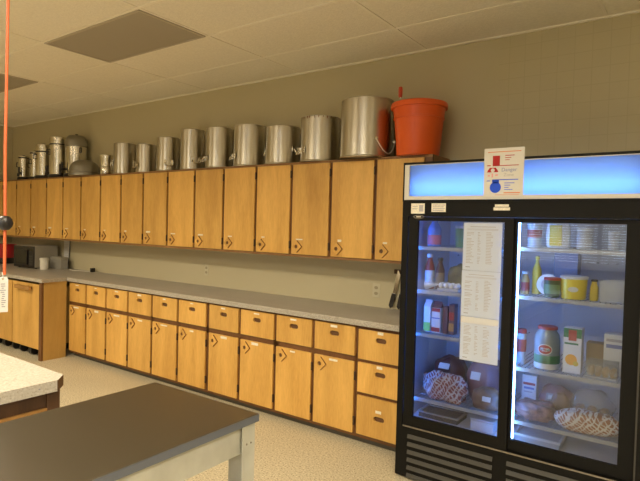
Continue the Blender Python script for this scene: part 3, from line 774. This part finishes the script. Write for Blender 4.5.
# LED strips inside
for X in (-1.492, -.905, -.850):
    MB().box(fx(X)-.005, fx(X)+.005, .058, .068, .40, 1.64).build('light_strip', 'led_blue' if X < -.88 else 'led_white', t)
# shelves
def shelf(x0, x1, z):
    s = MB()
    s.box(fx(x0), fx(x1), .085, .095, z-.022, z-.001)
    n = int((x1-x0)/.024)
    for k in range(n+1):
        X = fx(x0)+(x1-x0)*k/n; s.box(X-.002, X+.002, .0955, .63, z-.005, z-.001)
    for y in (.2, .4, .62): s.box(fx(x0), fx(x1), y, y+.006, z-.011, z-.0055)
    return s.build('shelf', mat('shelf_wire', (.45, .45, .46), .4), t)
LX0, LX1, RX0, RX1 = -1.482, -.915, -.875, -.268
for z in (1.468, 1.192, .917, .502): shelf(LX0, LX1, z)
for z in (1.490, 1.215, .807, .499): shelf(RX0, RX1, z)

# sheets taped to the left door
def sheet(z1, z0, x0, x1, label, seed, y=-.0032):
    g = thing('taped_sheet', label, 'paper', (x0, FY1, z0), group='printed sheets on the fridge door')
    w, h = x1-x0, z1-z0
    MB().box(0, w, y, y+.0008, 0, h).build('sheet', 'paper_backlit_tint', g)
    L = MB(); r = random.Random(seed)
    L.box(w*.18, w*.84, y-.0005, y-.0001, h*.91, h*.922)
    L.box(w*.10, w*.90, y-.0005, y-.0001, h*.865, h*.872).box(w*.10, w*.90, y-.0005, y-.0001, h*.845, h*.851)
    k = .79
    while k > .12:
        for a, bmax in ((.09, .30), (.38, .47), (.60, .78)):
            if r.random() < .9: L.box(w*a, w*(a+(bmax-a)*r.uniform(.5, 1)), y-.0005, y-.0001, h*k, h*k+.0035)
        k -= .032
    MB().box(w*.08, w*.2, y-.0005, y-.0001, h*.06, h*.075).build('footer_mark', 'ink', g)
    L.build('printing', 'ink_grey', g)
    return g
sheet(1.622, 1.345, -1.150, -.925, 'uppermost white printed sheet taped to the left fridge door', 1)
sheet(1.343, 1.075, -1.152, -.926, 'middle white printed sheet taped to the left fridge door', 2)
g = sheet(1.073, .815, -1.150, -.926, 'lowest white printed sheet taped to the left fridge door', 3)
MB().box(.0, .222, -.0043, -.0038, .222, .2565).build('tape', mat('tape', (.58, .58, .58), .4), g)
# temperature poster on the header
g = thing('danger_zone_poster', 'white thermometer poster reading Danger Zone on the lit fridge header', 'poster', (-1.040, FY1-.006, 1.772), group=None)
w, h = .222, .272
MB().box(0, w, -.001, 0, 0, h).build('sheet', 'paper', g)
def pr(name, m, *rs):
    q = MB()
    for a, b_, c, d in rs: q.box(w*a, w*b_, -.0016, -.001, h*c, h*d)
    return q.build(name, m, g)
pr('red_bar', 'ink_red', (.22, .40, .64, .845), (.22, .87, .63, .645))
pr('blue_line', 'ink_blue', (.22, .87, .338, .355))
q = MB().plate(circ(w*.305, h*.19, w*.142, 32), [], .0006, front(0, -.001, 0)); q.box(w*.22, w*.395, -.0016, -.001, h*.28, h*.345); q.build('thermometer_bulb', 'ink_blue', g)
q = MB().plate([(w*.08, h*.505), (w*.37, h*.505), (w*.35, h*.545), (w*.30, h*.60), (w*.15, h*.60), (w*.10, h*.545)], [circ(w*.225, h*.545, w*.05, 14)], .0006, front(0, -.001, 0)).build('red_picture', 'ink_red', g)
pr('faint_picture', 'ink_pink', (.10, .16, .42, .45), (.20, .24, .40, .48), (.29, .36, .43, .46))
text('lettering', 'Danger', .029, 'ink_navy', g, (w*.64, -.0013, h*.515))
text('lettering', 'Zone', .026, 'ink_grey', g, (w*.63, -.0013, h*.415))
pr('title_line', 'ink_orange', (.09, .92, .915, .93))
pr('red_small_print', 'ink_red', (.53, .76, .835, .85), (.53, .68, .79, .803), (.53, .64, .745, .757))
pr('red_degree_mark', 'ink_red', (.08, .17, .635, .655))
pr('blue_small_print', 'ink_blue', (.53, .78, .27, .283), (.53, .68, .225, .238), (.53, .64, .18, .192), (.53, .74, .135, .147))
pr('blue_degree_mark', 'ink_blue', (.08, .17, .32, .335))
pr('footer_line', 'ink_orange', (.52, .92, .065, .085), (.30, .9, .03, .038))

# ------------------------------------------------------------------ food in the fridge
def cm(name, col, rough=.4): return mat(name, col, rough)
cm('ketchup', (.28, .03, .02)); cm('sauce_dark', (.09, .03, .02)); cm('cap_white', (.75, .74, .72)); cm('label_white', (.70, .70, .68))
cm('blue_liquid', (.16, .25, .50)); cm('pink_label', (.60, .16, .22)); cm('green_lab', (.16, .30, .16)); cm('bright_green', (.32, .58, .08))
cm('carton_white', (.72, .72, .72)); cm('carton_red', (.42, .06, .05)); cm('carton_dark', (.16, .09, .10)); cm('yellow_pack', (.80, .60, .05)); cm('yellow_tub', (.85, .65, .06))
cm('orange_fruit', (.85, .38, .04)); cm('mayo', (.72, .70, .62)); cm('jar_green', (.04, .20, .09)); cm('lid_red', (.45, .04, .04)); cm('brown_bag', (.30, .19, .09)); cm('pastry', (.55, .30, .10))
cm('mustard', (.62, .46, .06)); cm('blue_box', (.12, .20, .42)); cm('pickle', (.05, .10, .05)); cm('meat_dark', (.12, .045, .04)); cm('meat_purple', (.30, .16, .17)); cm('tray_black', (.03, .03, .03)); cm('mist', (.5, .5, .52)); cm('egg', (.80, .78, .74))
net('net_meat', (.30, .07, .04), (.60, .50, .46), 19., .34, .75)
net('net_ham', (.42, .18, .08), (.80, .70, .60), 21., .34, .9)
film('wrap_film', (.55, .52, .52), .28)
def jit(): return 0
def blob(name, m, parent, sx, sy, sz, seed=0, bump=.10, c=(0, 0, 0), p=2.6):
    b = bmesh.new(); bmesh.ops.create_uvsphere(b, u_segments=32, v_segments=20, radius=1)
    for v in b.verts:
        d = v.co.normalized(); k = (abs(d.x)**p+abs(d.y)**p+abs(d.z)**p)**(-1/p)
        k *= 1+bump*noise.noise(d*2.2+Vector((seed*3.1, seed, 0)))
        v.co = Vector((d.x*k*sx, d.y*k*sy, d.z*k*sz))
    zm = -sz*.82
    for v in b.verts: v.co.z = max(v.co.z, zm)-zm
    q = MB(); q.bm.free(); q.bm = b
    o = q.build(name, m, parent, loc=c, smooth=True); return o
def bottle(x, y, z, r, h, label, body, cap, lab=None, neck=.35, name='sauce_bottle', cat='bottle', grp=None):
    t = thing(name, label, cat, (x, y, z+.0003), group=grp)
    MB().lathe([(0, 0), (r*.94, 0), (r, .006), (r, h*.58), (r*.9, h*.66), (r*neck, h*.84), (r*neck, h*.90), (0, h*.90)], seg=24).build('body', body, t, smooth=True)
    MB().lathe([(0, h*.9003), (r*neck*1.35, h*.9003), (r*neck*1.3, h*.985), (r*neck, h), (0, h)], seg=20).build('cap', cap, t, smooth=True)
    if lab: MB().lathe([(r*1.01, h*.14), (r*1.015, h*.15), (r*1.015, h*.52), (r*1.01, h*.53)], seg=24, cap=False).build('label_band', lab, t, smooth=True)
    return t
def tub(x, y, z, r, h, label, body, lidm, band=None, name='food_tub', cat='tub', top=1.1):
    t = thing(name, label, cat, (x, y, z+.0003))
    MB().lathe([(0, 0), (r*.9, 0), (r*.92, .004), (r, h*.88), (0, h*.88)], seg=32).build('body', body, t, smooth=True)
    MB().lathe([(0, h*.8803), (r*1.05, h*.8803), (r*1.06, h*.96), (r*1.0, h), (0, h)], seg=32).build('lid', lidm, t, smooth=True)
    return t
def carton(x, y, z, w, d, h, label, body, top=None, name='drink_carton', cat='carton', gable=True, rz=0):
    t = thing(name, label, cat, (x, y, z+.0003), rz)
    if gable:
        hb = h*.80
        MB().box(-w/2, w/2, -d/2, d/2, 0, hb, .002).build('body', body, t)
        g = MB(); bmn = g.bm
        v = [bmn.verts.new(c) for c in ((-w/2, -d/2, hb), (w/2, -d/2, hb), (w/2, d/2, hb), (-w/2, d/2, hb), (-w/2, 0, h*.94), (w/2, 0, h*.94), (-w/2, 0, h), (w/2, 0, h))]
        for f in ((0, 1, 5, 4), (2, 3, 4, 5), (1, 2, 5), (3, 0, 4), (4, 5, 7, 6)): bmn.faces.new([v[i] for i in f])
        g.build('top', top or body, t)
    else:
        MB().box(-w/2, w/2, -d/2, d/2, 0, h, .002).build('body', body, t)
    return t
def patch(t, x0, x1, y, z0, z1, m, name='printed_panel'):
    return MB().box(x0, x1, y-.0012, y-.0003, z0, z1).build(name, m, t)
Y1 = -.655
# left door, shelf by shelf
z = 1.468
tt = bottle(-1.418, Y1, z, .043, .182, 'translucent blue bottle with pink bottom label, top left shelf', 'blue_liquid', 'cap_white', None, .45)
MB().lathe([(.0436, .012), (.0442, .014), (.0442, .07), (.0436, .072)], seg=24, cap=False).build('label_band', 'pink_label', tt, smooth=True)
tub(-1.243, Y1, z, .033, .135, 'small green and white jar on the top left shelf, beside the taped sheet', 'green_lab', 'cap_white', name='food_jar', cat='jar')
z = 1.192
bottle(-1.443, Y1, z, .031, .225, 'red-brown sauce bottle with white cap on the left door shelf', 'ketchup', 'cap_white', 'label_white', .5)
bottle(-1.372, Y1, z, .029, .205, 'dark brown sauce bottle beside the white-capped red bottle', 'sauce_dark', 'tray_black', 'brown_bag', .45)
tt = thing('bread_bag', 'greenish brown bag of food behind the egg tray', 'bag', (-1.262, -.60, z+.0003))
blob('bag', mat('bag_olive', (.17, .14, .06), .45, var=.3, vscale=14), tt, .070, .05, .088, 4, .22)
tt = thing('egg_tray', 'low clear tray of white eggs on the second left shelf', 'egg tray', (-1.285, -.705, z+.0003))
MB().box(-.068, .068, -.036, .036, 0, .018, .004).build('tray', 'mist', tt)
for k in range(4):
    for j in range(2):
        MB().lathe([(0, 0), (.010, .003), (.0145, .014), (.012, .026), (.006, .033), (0, .034)], (-.051+.034*k, -.017+.034*j, .0183), 14).build('egg', 'egg', tt, smooth=True)
tt = thing('piping_cone', 'small white paper cone lying in front of the sauce bottles', 'cone', (-1.392, -.735, z+.0003))
MB().lathe([(.026, 0), (.003, .085), (0, .086)], (-.04, 0, .0262), 20, Matrix.Rotation(math.radians(81), 4, 'Y')).build('cone', 'label_white', tt, smooth=True)
z = .917
tt = carton(-1.435, Y1-.01, z, .046, .06, .205, 'white carton with bright green foot, left end of the third shelf', 'carton_white', 'carton_white')
patch(tt, -.0225, .0225, -.03, .004, .06, 'bright_green')
tt = carton(-1.372, Y1-.015, z, .058, .06, .20, 'white carton with dark red top panel, second on the third left shelf', 'carton_white', 'carton_dark')
patch(tt, -.028, .028, -.03, .135, .157, 'carton_red'); patch(tt, -.028, .028, -.03, .008, .034, 'carton_red'); patch(tt, -.028, .028, -.03, .09, .098, 'ink_navy')
carton(-1.316, Y1, z, .032, .06, .172, 'narrow dark carton with red print, third on the third left shelf', 'carton_dark', 'carton_red', gable=False)
tt = carton(-1.274, Y1, z, .036, .06, .19, 'brown-red narrow carton, fourth on the third left shelf', 'carton_dark', 'carton_red', gable=False)
patch(tt, -.016, .016, -.03, .09, .14, 'carton_red'); patch(tt, -.016, .016, -.03, .02, .07, 'pastry')
z = .502
tt = thing('netted_meat', 'red and white netted meat roll at the left of the bottom shelf', 'meat', (-1.305, -.690, z+.0003), -.10)
blob('roll', 'net_meat', tt, .145, .06, .092, 1, .34)
tt = thing('meat_pack', 'dark meat pack with pale price labels, behind the netted roll', 'meat pack', (-1.355, -.47, z+.0003))
blob('pack', 'meat_dark', tt, .105, .11, .125, 2, .14)
MB().box(-.035, .035, -.0012, 0, -.02, .02, M=Matrix.Translation((.005, -.1235, .185)) @ Matrix.Rotation(math.radians(-38), 4, 'X')).build('price_label', 'label_white', tt)
tt = thing('meat_pack', 'purple-grey wrapped meat pack with white label, under the taped sheets', 'meat pack', (-1.105, -.50, z+.0003))
blob('pack', 'meat_purple', tt, .105, .13, .145, 3, .08)
MB().box(-.03, .03, -.0012, 0, -.025, .025, M=Matrix.Translation((-.02, -.137, .17)) @ Matrix.Rotation(math.radians(-30), 4, 'X')).build('price_label', 'label_white', tt)
tt = thing('meat_pack', 'brown meat bag at the right front of the bottom left shelf', 'meat pack', (-1.035, -.69, z+.0003))
blob('pack', mat('meat_brown', (.22, .12, .07), .4, var=.3, vscale=20), tt, .085, .06, .07, 5, .14)
MB().box(-.025, .025, -.0012, 0, -.014, .014, M=Matrix.Translation((.02, -.062, .075)) @ Matrix.Rotation(math.radians(-20), 4, 'X')).build('price_label', 'label_white', tt)
z = iz0
tt = thing('food_tray', 'dark shallow tray with pale rim on the fridge floor, left door', 'tray', (-1.325, -.66, z+.0003))
MB().box(-.13, .13, -.075, .09, 0, .030, .004).build('tray', 'tray_black', tt)
MB().plate(rect(-.136, .136, -.08, .095), [rect(-.12, .12, -.065, .08)], .006, Matrix.Translation((0, 0, .0303))).build('rim', 'grey_plastic', tt)
tt = thing('food_box', 'low white box on the fridge floor behind the left door', 'box', (-1.045, -.68, z+.0003))
MB().box(-.07, .07, -.05, .08, 0, .055, .004).build('box', 'carton_white', tt)
MB().box(-.073, .073, -.053, .083, .0553, .068, .004).build('lid', 'mist', tt)

# right door
z = 1.490
tt = tub(-.800, Y1, z, .040, .135, 'clear tub with red contents at the left of the top right shelf', 'mist', 'mist', name='food_tub')
MB().lathe([(.0405, .055), (.041, .056), (.041, .10), (.0405, .101)], seg=28, cap=False).build('label_band', 'carton_red', tt, smooth=True)
tt = thing('snack_bag', 'bright yellow and white food bag standing on the top right shelf', 'bag', (-.672, Y1, z+.0003))
blob('bag', 'label_white', tt, .062, .03, .082, 6, .10, p=4)
MB().box(-.040, .026, -.036, -.031, .012, .128, .002).build('yellow_panel', 'yellow_pack', tt)
tub(-.536, Y1, z, .042, .115, 'pale blue-grey tub, third on the top right shelf', 'mist', 'cap_white')
tub(-.393, Y1, z, .030, .10, 'small pale tub at the right end of the top right shelf', 'mist', 'cap_white')
z = 1.215
bottle(-.842, Y1, z, .024, .13, 'short orange-brown sauce bottle at the left end of the second right shelf', 'pastry', 'cap_white', 'carton_red', .6)
bottle(-.792, -.60, z, .026, .22, 'tall mustard yellow bottle with narrow neck on the second right shelf', 'mustard', 'yellow_pack', None, .35)
tt = thing('round_tub_lid', 'round white tub lid leaning behind the dark green jar', 'lid', (-.725, -.618, z+.0003))
MB().lathe([(0, 0), (.056, 0), (.060, .004), (.060, .012), (.05, .014), (0, .012)], (0, 0, .0595), 32, Matrix.Rotation(math.radians(80), 4, 'X')).build('lid', 'cap_white', tt, smooth=True)
MB().lathe([(0, .0), (.035, .0), (.035, .001), (0, .001)], (.0, -.0148, .0622), 24, Matrix.Rotation(math.radians(80), 4, 'X')).build('printed_ring', 'ink_grey', tt)
tt = tub(-.686, -.69, z, .043, .108, 'dark green pickle jar with red lid and label on the second right shelf', 'pickle', 'lid_red', name='pickle_jar', cat='jar')
MB().lathe([(.0438, .02), (.0444, .022), (.0447, .07), (.0442, .072)], seg=32, cap=False).build('label_band', 'green_lab', tt, smooth=True)
tt = tub(-.578, -.672, z, .068, .125, 'bright yellow tub with white lid on the second right shelf', 'yellow_tub', 'cap_white')
q = MB().plate([(.026*math.cos(a*PI/12), .055+.014*math.sin(a*PI/12)) for a in range(24)], [], .002, Matrix.Translation((.008, -.0645, 0)) @ Matrix.Rotation(.12, 4, 'Z') @ FR).build('oval_label', 'label_white', tt)
bottle(-.474, -.69, z, .021, .115, 'small yellow-orange squeeze bottle with dark cap right of the yellow tub', 'mustard', 'tray_black', None, .6)
tt = thing('clear_bin', 'clear plastic bin of white packets at the right of the second right shelf', 'bin', (-.385, -.655, z+.0003))
MB().plate(rect(-.06, .062, -.06, .07), [rect(-.057, .059, -.057, .067)], .11).build('walls', film('bin_film', (.8, .82, .85), .45), tt)
for k in range(4): MB().box(-.052+.028*k, -.028+.028*k, -.05, .055, 0, .085+.01*(k % 2), .002).build('packet', 'label_white', tt)
tt = thing('blue_box', 'tall dull blue box standing at the back of the second right shelf', 'box', (-.655, -.46, z+.0003))
MB().box(-.065, .065, -.05, .05, 0, .255, .003).build('box', 'blue_box', tt)
z = .807
tt = tub(-.858+.008, -.66, z, .026, .20, 'red-labelled slim jar at the left end of the third right shelf', 'mist', 'lid_red', name='food_jar', cat='jar')
MB().lathe([(.0265, .07), (.027, .072), (.0275, .14), (.027, .142)], seg=24, cap=False).build('label_band', 'carton_red', tt, smooth=True)
tt = thing('mayonnaise_jar', 'big glass jar with red lid, red oval label and green band', 'jar', (-.705, -.672, z+.0003))
r, h = .068, .245
MB().lathe([(0, 0), (r*.94, 0), (r, .012), (r, .165), (r*.9, .195), (r*.7, .212), (r*.7, .222), (0, .222)], seg=40).build('glass_body', mat('jar_glass', (.27, .32, .34), .12), tt, smooth=True)
MB().lathe([(r*1.005, .035), (r*1.012, .037), (r*1.012, .078), (r*1.005, .08)], seg=40, cap=False).build('green_band', 'jar_green', tt, smooth=True)
MB().lathe([(r*1.005, .004), (r*1.01, .012), (r*1.01, .032), (r*1.005, .034)], seg=40, cap=False).build('contents_band', 'mayo', tt, smooth=True)
MB().lathe([(0, .2225), (r*.78, .2225), (r*.79, .232), (r*.74, .238), (0, .238)], seg=32).build('lid', 'carton_red', tt, smooth=True)
def curved_oval(a0, zc, w, hh, R, m, name, parent):
    b = MB(); ring = []
    cv = b.bm.verts.new((R*math.cos(a0), R*math.sin(a0), zc))
    for i in range(24):
        aa = a0+(w/R)*math.cos(2*PI*i/24); ring.append(b.bm.verts.new((R*math.cos(aa), R*math.sin(aa), zc+hh*math.sin(2*PI*i/24))))
    for i in range(24): b.bm.faces.new((cv, ring[i], ring[(i+1) % 24]))
    bmesh.ops.recalc_face_normals(b.bm, faces=b.bm.faces)
    return b.build(name, m, parent)
a0 = camaz(-.705, -.672)-.18
curved_oval(a0, .115, .040, .030, r*1.016, 'label_white', 'label_rim', tt); curved_oval(a0, .115, .036, .025, r*1.020, 'lid_red', 'oval_label', tt)
bl = MB()
for k, ww in enumerate((.020, .014)):
    for i in range(6):
        aa = a0+(-ww+2*ww*(i+.15)/6)/r; ab = a0+(-ww+2*ww*(i+.7)/6)/r; z0 = .116-.013*k; R = r*1.026
        vs = [bl.bm.verts.new((R*math.cos(q), R*math.sin(q), zz)) for q, zz in ((aa, z0), (ab, z0), (ab, z0+.008), (aa, z0+.008))]; bl.bm.faces.new(vs)
bl.build('label_strokes', 'label_white', tt)
tt = carton(-.567, -.675, z, .092, .075, .248, 'white juice carton with green top and orange fruit picture', 'carton_white', 'carton_white', gable=False)
patch(tt, -.0455, .0455, -.0375, .196, .246, 'jar_green'); patch(tt, -.020, .020, -.0385, .180, .238, 'carton_red', 'red_emblem'); patch(tt, -.04, .03, -.0375, .158, .168, 'jar_green', 'title_line')
MB().plate(circ(-.004, .075, .030, 24), [], .0012, front(0, -.0378, 0)).build('fruit_picture', 'orange_fruit', tt)
MB().plate(circ(.020, .056, .014, 16), [], .0018, front(0, -.0378, 0)).build('fruit_slice', 'mustard', tt)
tt = thing('pastry_clamshell', 'clear clamshell box of golden pastries at the right of the third shelf', 'food box', (-.414, -.69, z+.0003))
MB().box(-.082, .070, -.055, .055, 0, .010, .003).build('base', 'mist', tt)
for k in range(4): blob('pastry', 'pastry', tt, .017, .042, .026, 10+k, .2, c=(-.060+.036*k, 0, .0103))
MB().plate(rect(-.08, .068, -.053, .053), [rect(-.078, .066, -.051, .051)], .075, Matrix.Translation((0, 0, .0103))).box(-.08, .068, -.053, .053, .0855, .0875).build('lid', film('clam_film', (.8, .8, .78), .14), tt)
tt = thing('food_box', 'white box with blue print standing behind the pastry box', 'box', (-.365, -.575, z+.0003))
MB().box(-.062, .062, -.04, .04, 0, .225, .003).build('box', 'carton_white', tt)
patch(tt, -.05, .03, -.04, .15, .17, 'ink_navy', 'printing'); patch(tt, -.05, .045, -.04, .185, .20, 'ink_grey', 'printed_line')
tt = carton(-.475, -.50, z, .10, .08, .15, 'brown paper box at the back of the third right shelf', 'brown_bag', gable=False, name='food_box', cat='box')
z = .499
tt = carton(-.83, -.50, z, .085, .06, .21, 'pale box with red and blue lettering at the back left of the bottom right shelf', 'carton_white', gable=False, name='food_box', cat='box')
patch(tt, -.035, .035, -.03, .15, .165, 'carton_red'); patch(tt, -.03, .03, -.03, .125, .138, 'ink_navy'); patch(tt, -.03, .02, -.03, .105, .112, 'ink_grey')
tt = thing('meat_pack', 'round wrapped meat with dark grey label at the back of the bottom right shelf', 'meat pack', (-.69, -.45, z+.0003))
blob('pack', 'meat_purple', tt, .092, .09, .085, 7, .16)
MB().box(-.04, .04, -.0012, 0, -.022, .022, M=Matrix.Translation((.0, -.091, .105)) @ Matrix.Rotation(math.radians(-25), 4, 'X')).build('price_label', 'ink', tt)
MB().box(-.028, .028, -.0020, -.0012, -.012, .012, M=Matrix.Translation((.0, -.091, .105)) @ Matrix.Rotation(math.radians(-25), 4, 'X')).build('label_print', 'mist', tt)
tt = thing('bread_bag', 'crinkled clear bag of bread rolls behind the netted ham', 'bag', (-.485, -.53, z+.0003))
for k in range(3): blob('bread_roll', 'pastry', tt, .030, .045, .05, 20+k, .15, c=(-.062+.062*k, 0, .004))
blob('bag', 'wrap_film', tt, .112, .068, .105, 8, .22)
tt = thing('netted_ham', 'long netted ham lying along the front of the bottom right shelf', 'ham', (-.478, -.692, z+.0003), .06)
blob('roll', 'net_ham', tt, .168, .058, .062, 9, .10)
tt = thing('meat_pack', 'dark reddish wrapped meat bag at the front left of the bottom right shelf', 'meat pack', (-.760, -.66, z+.0003))
blob('pack', mat('meat_mottled', (.26, .14, .12), .35, var=.55, vscale=26), tt, .112, .065, .056, 11, .30)
tt = thing('meat_pack', 'brown wrapped meat pack squeezed between the round pack and the netted ham', 'meat pack', (-.640, -.592, z+.0003))
blob('pack', mat('meat_brown', (.22, .12, .07), .4), tt, .05, .022, .085, 12, .14)
tt = thing('food_tray', 'white-edged long shallow tray on the fridge floor behind the right door', 'tray', (-.735, -.64, iz0+.0003))
MB().box(-.125, .125, -.09, .10, 0, .03, .003).build('tray', 'mist', tt)
MB().plate(rect(-.13, .13, -.095, .105), [rect(-.116, .116, -.08, .09)], .012, Matrix.Translation((0, 0, .0303))).build('rim', 'cap_white', tt)

# ------------------------------------------------------------------ daylight, camera, view
w = bpy.data.worlds.new('World'); scene.world = w; w.use_nodes = True
bg = w.node_tree.nodes['Background']; bg.inputs['Color'].default_value = (.75, .86, 1, 1); bg.inputs['Strength'].default_value = 10.0
cam = bpy.data.cameras.new('Camera'); co = bpy.data.objects.new('Camera', cam); C.objects.link(co)
yaw, pitch, roll, fpx = .6248, -.0276, .0259, 533.3754
cy, sy, cp, sp, cr_, sr = math.cos(yaw), math.sin(yaw), math.cos(pitch), math.sin(pitch), math.cos(roll), math.sin(roll)
fw = Vector((-sy*cp, cy*cp, sp)); rt = Vector((cy, sy, 0)); up = rt.cross(fw)
r2 = rt*cr_+up*sr; u2 = up*cr_-rt*sr
M = Matrix.Identity(4)
for i in range(3): M[i][0] = r2[i]; M[i][1] = u2[i]; M[i][2] = -fw[i]; M[i][3] = CAM[i]
co.matrix_world = M
cam.sensor_fit = 'HORIZONTAL'; cam.sensor_width = 36; cam.lens = 36*fpx/640; cam.clip_start = .05
scene.camera = co
vs = scene.view_settings
vs.view_transform = 'Standard'; vs.look = 'None'; vs.gamma = 1; vs.use_curve_mapping = False; vs.exposure = 0.0
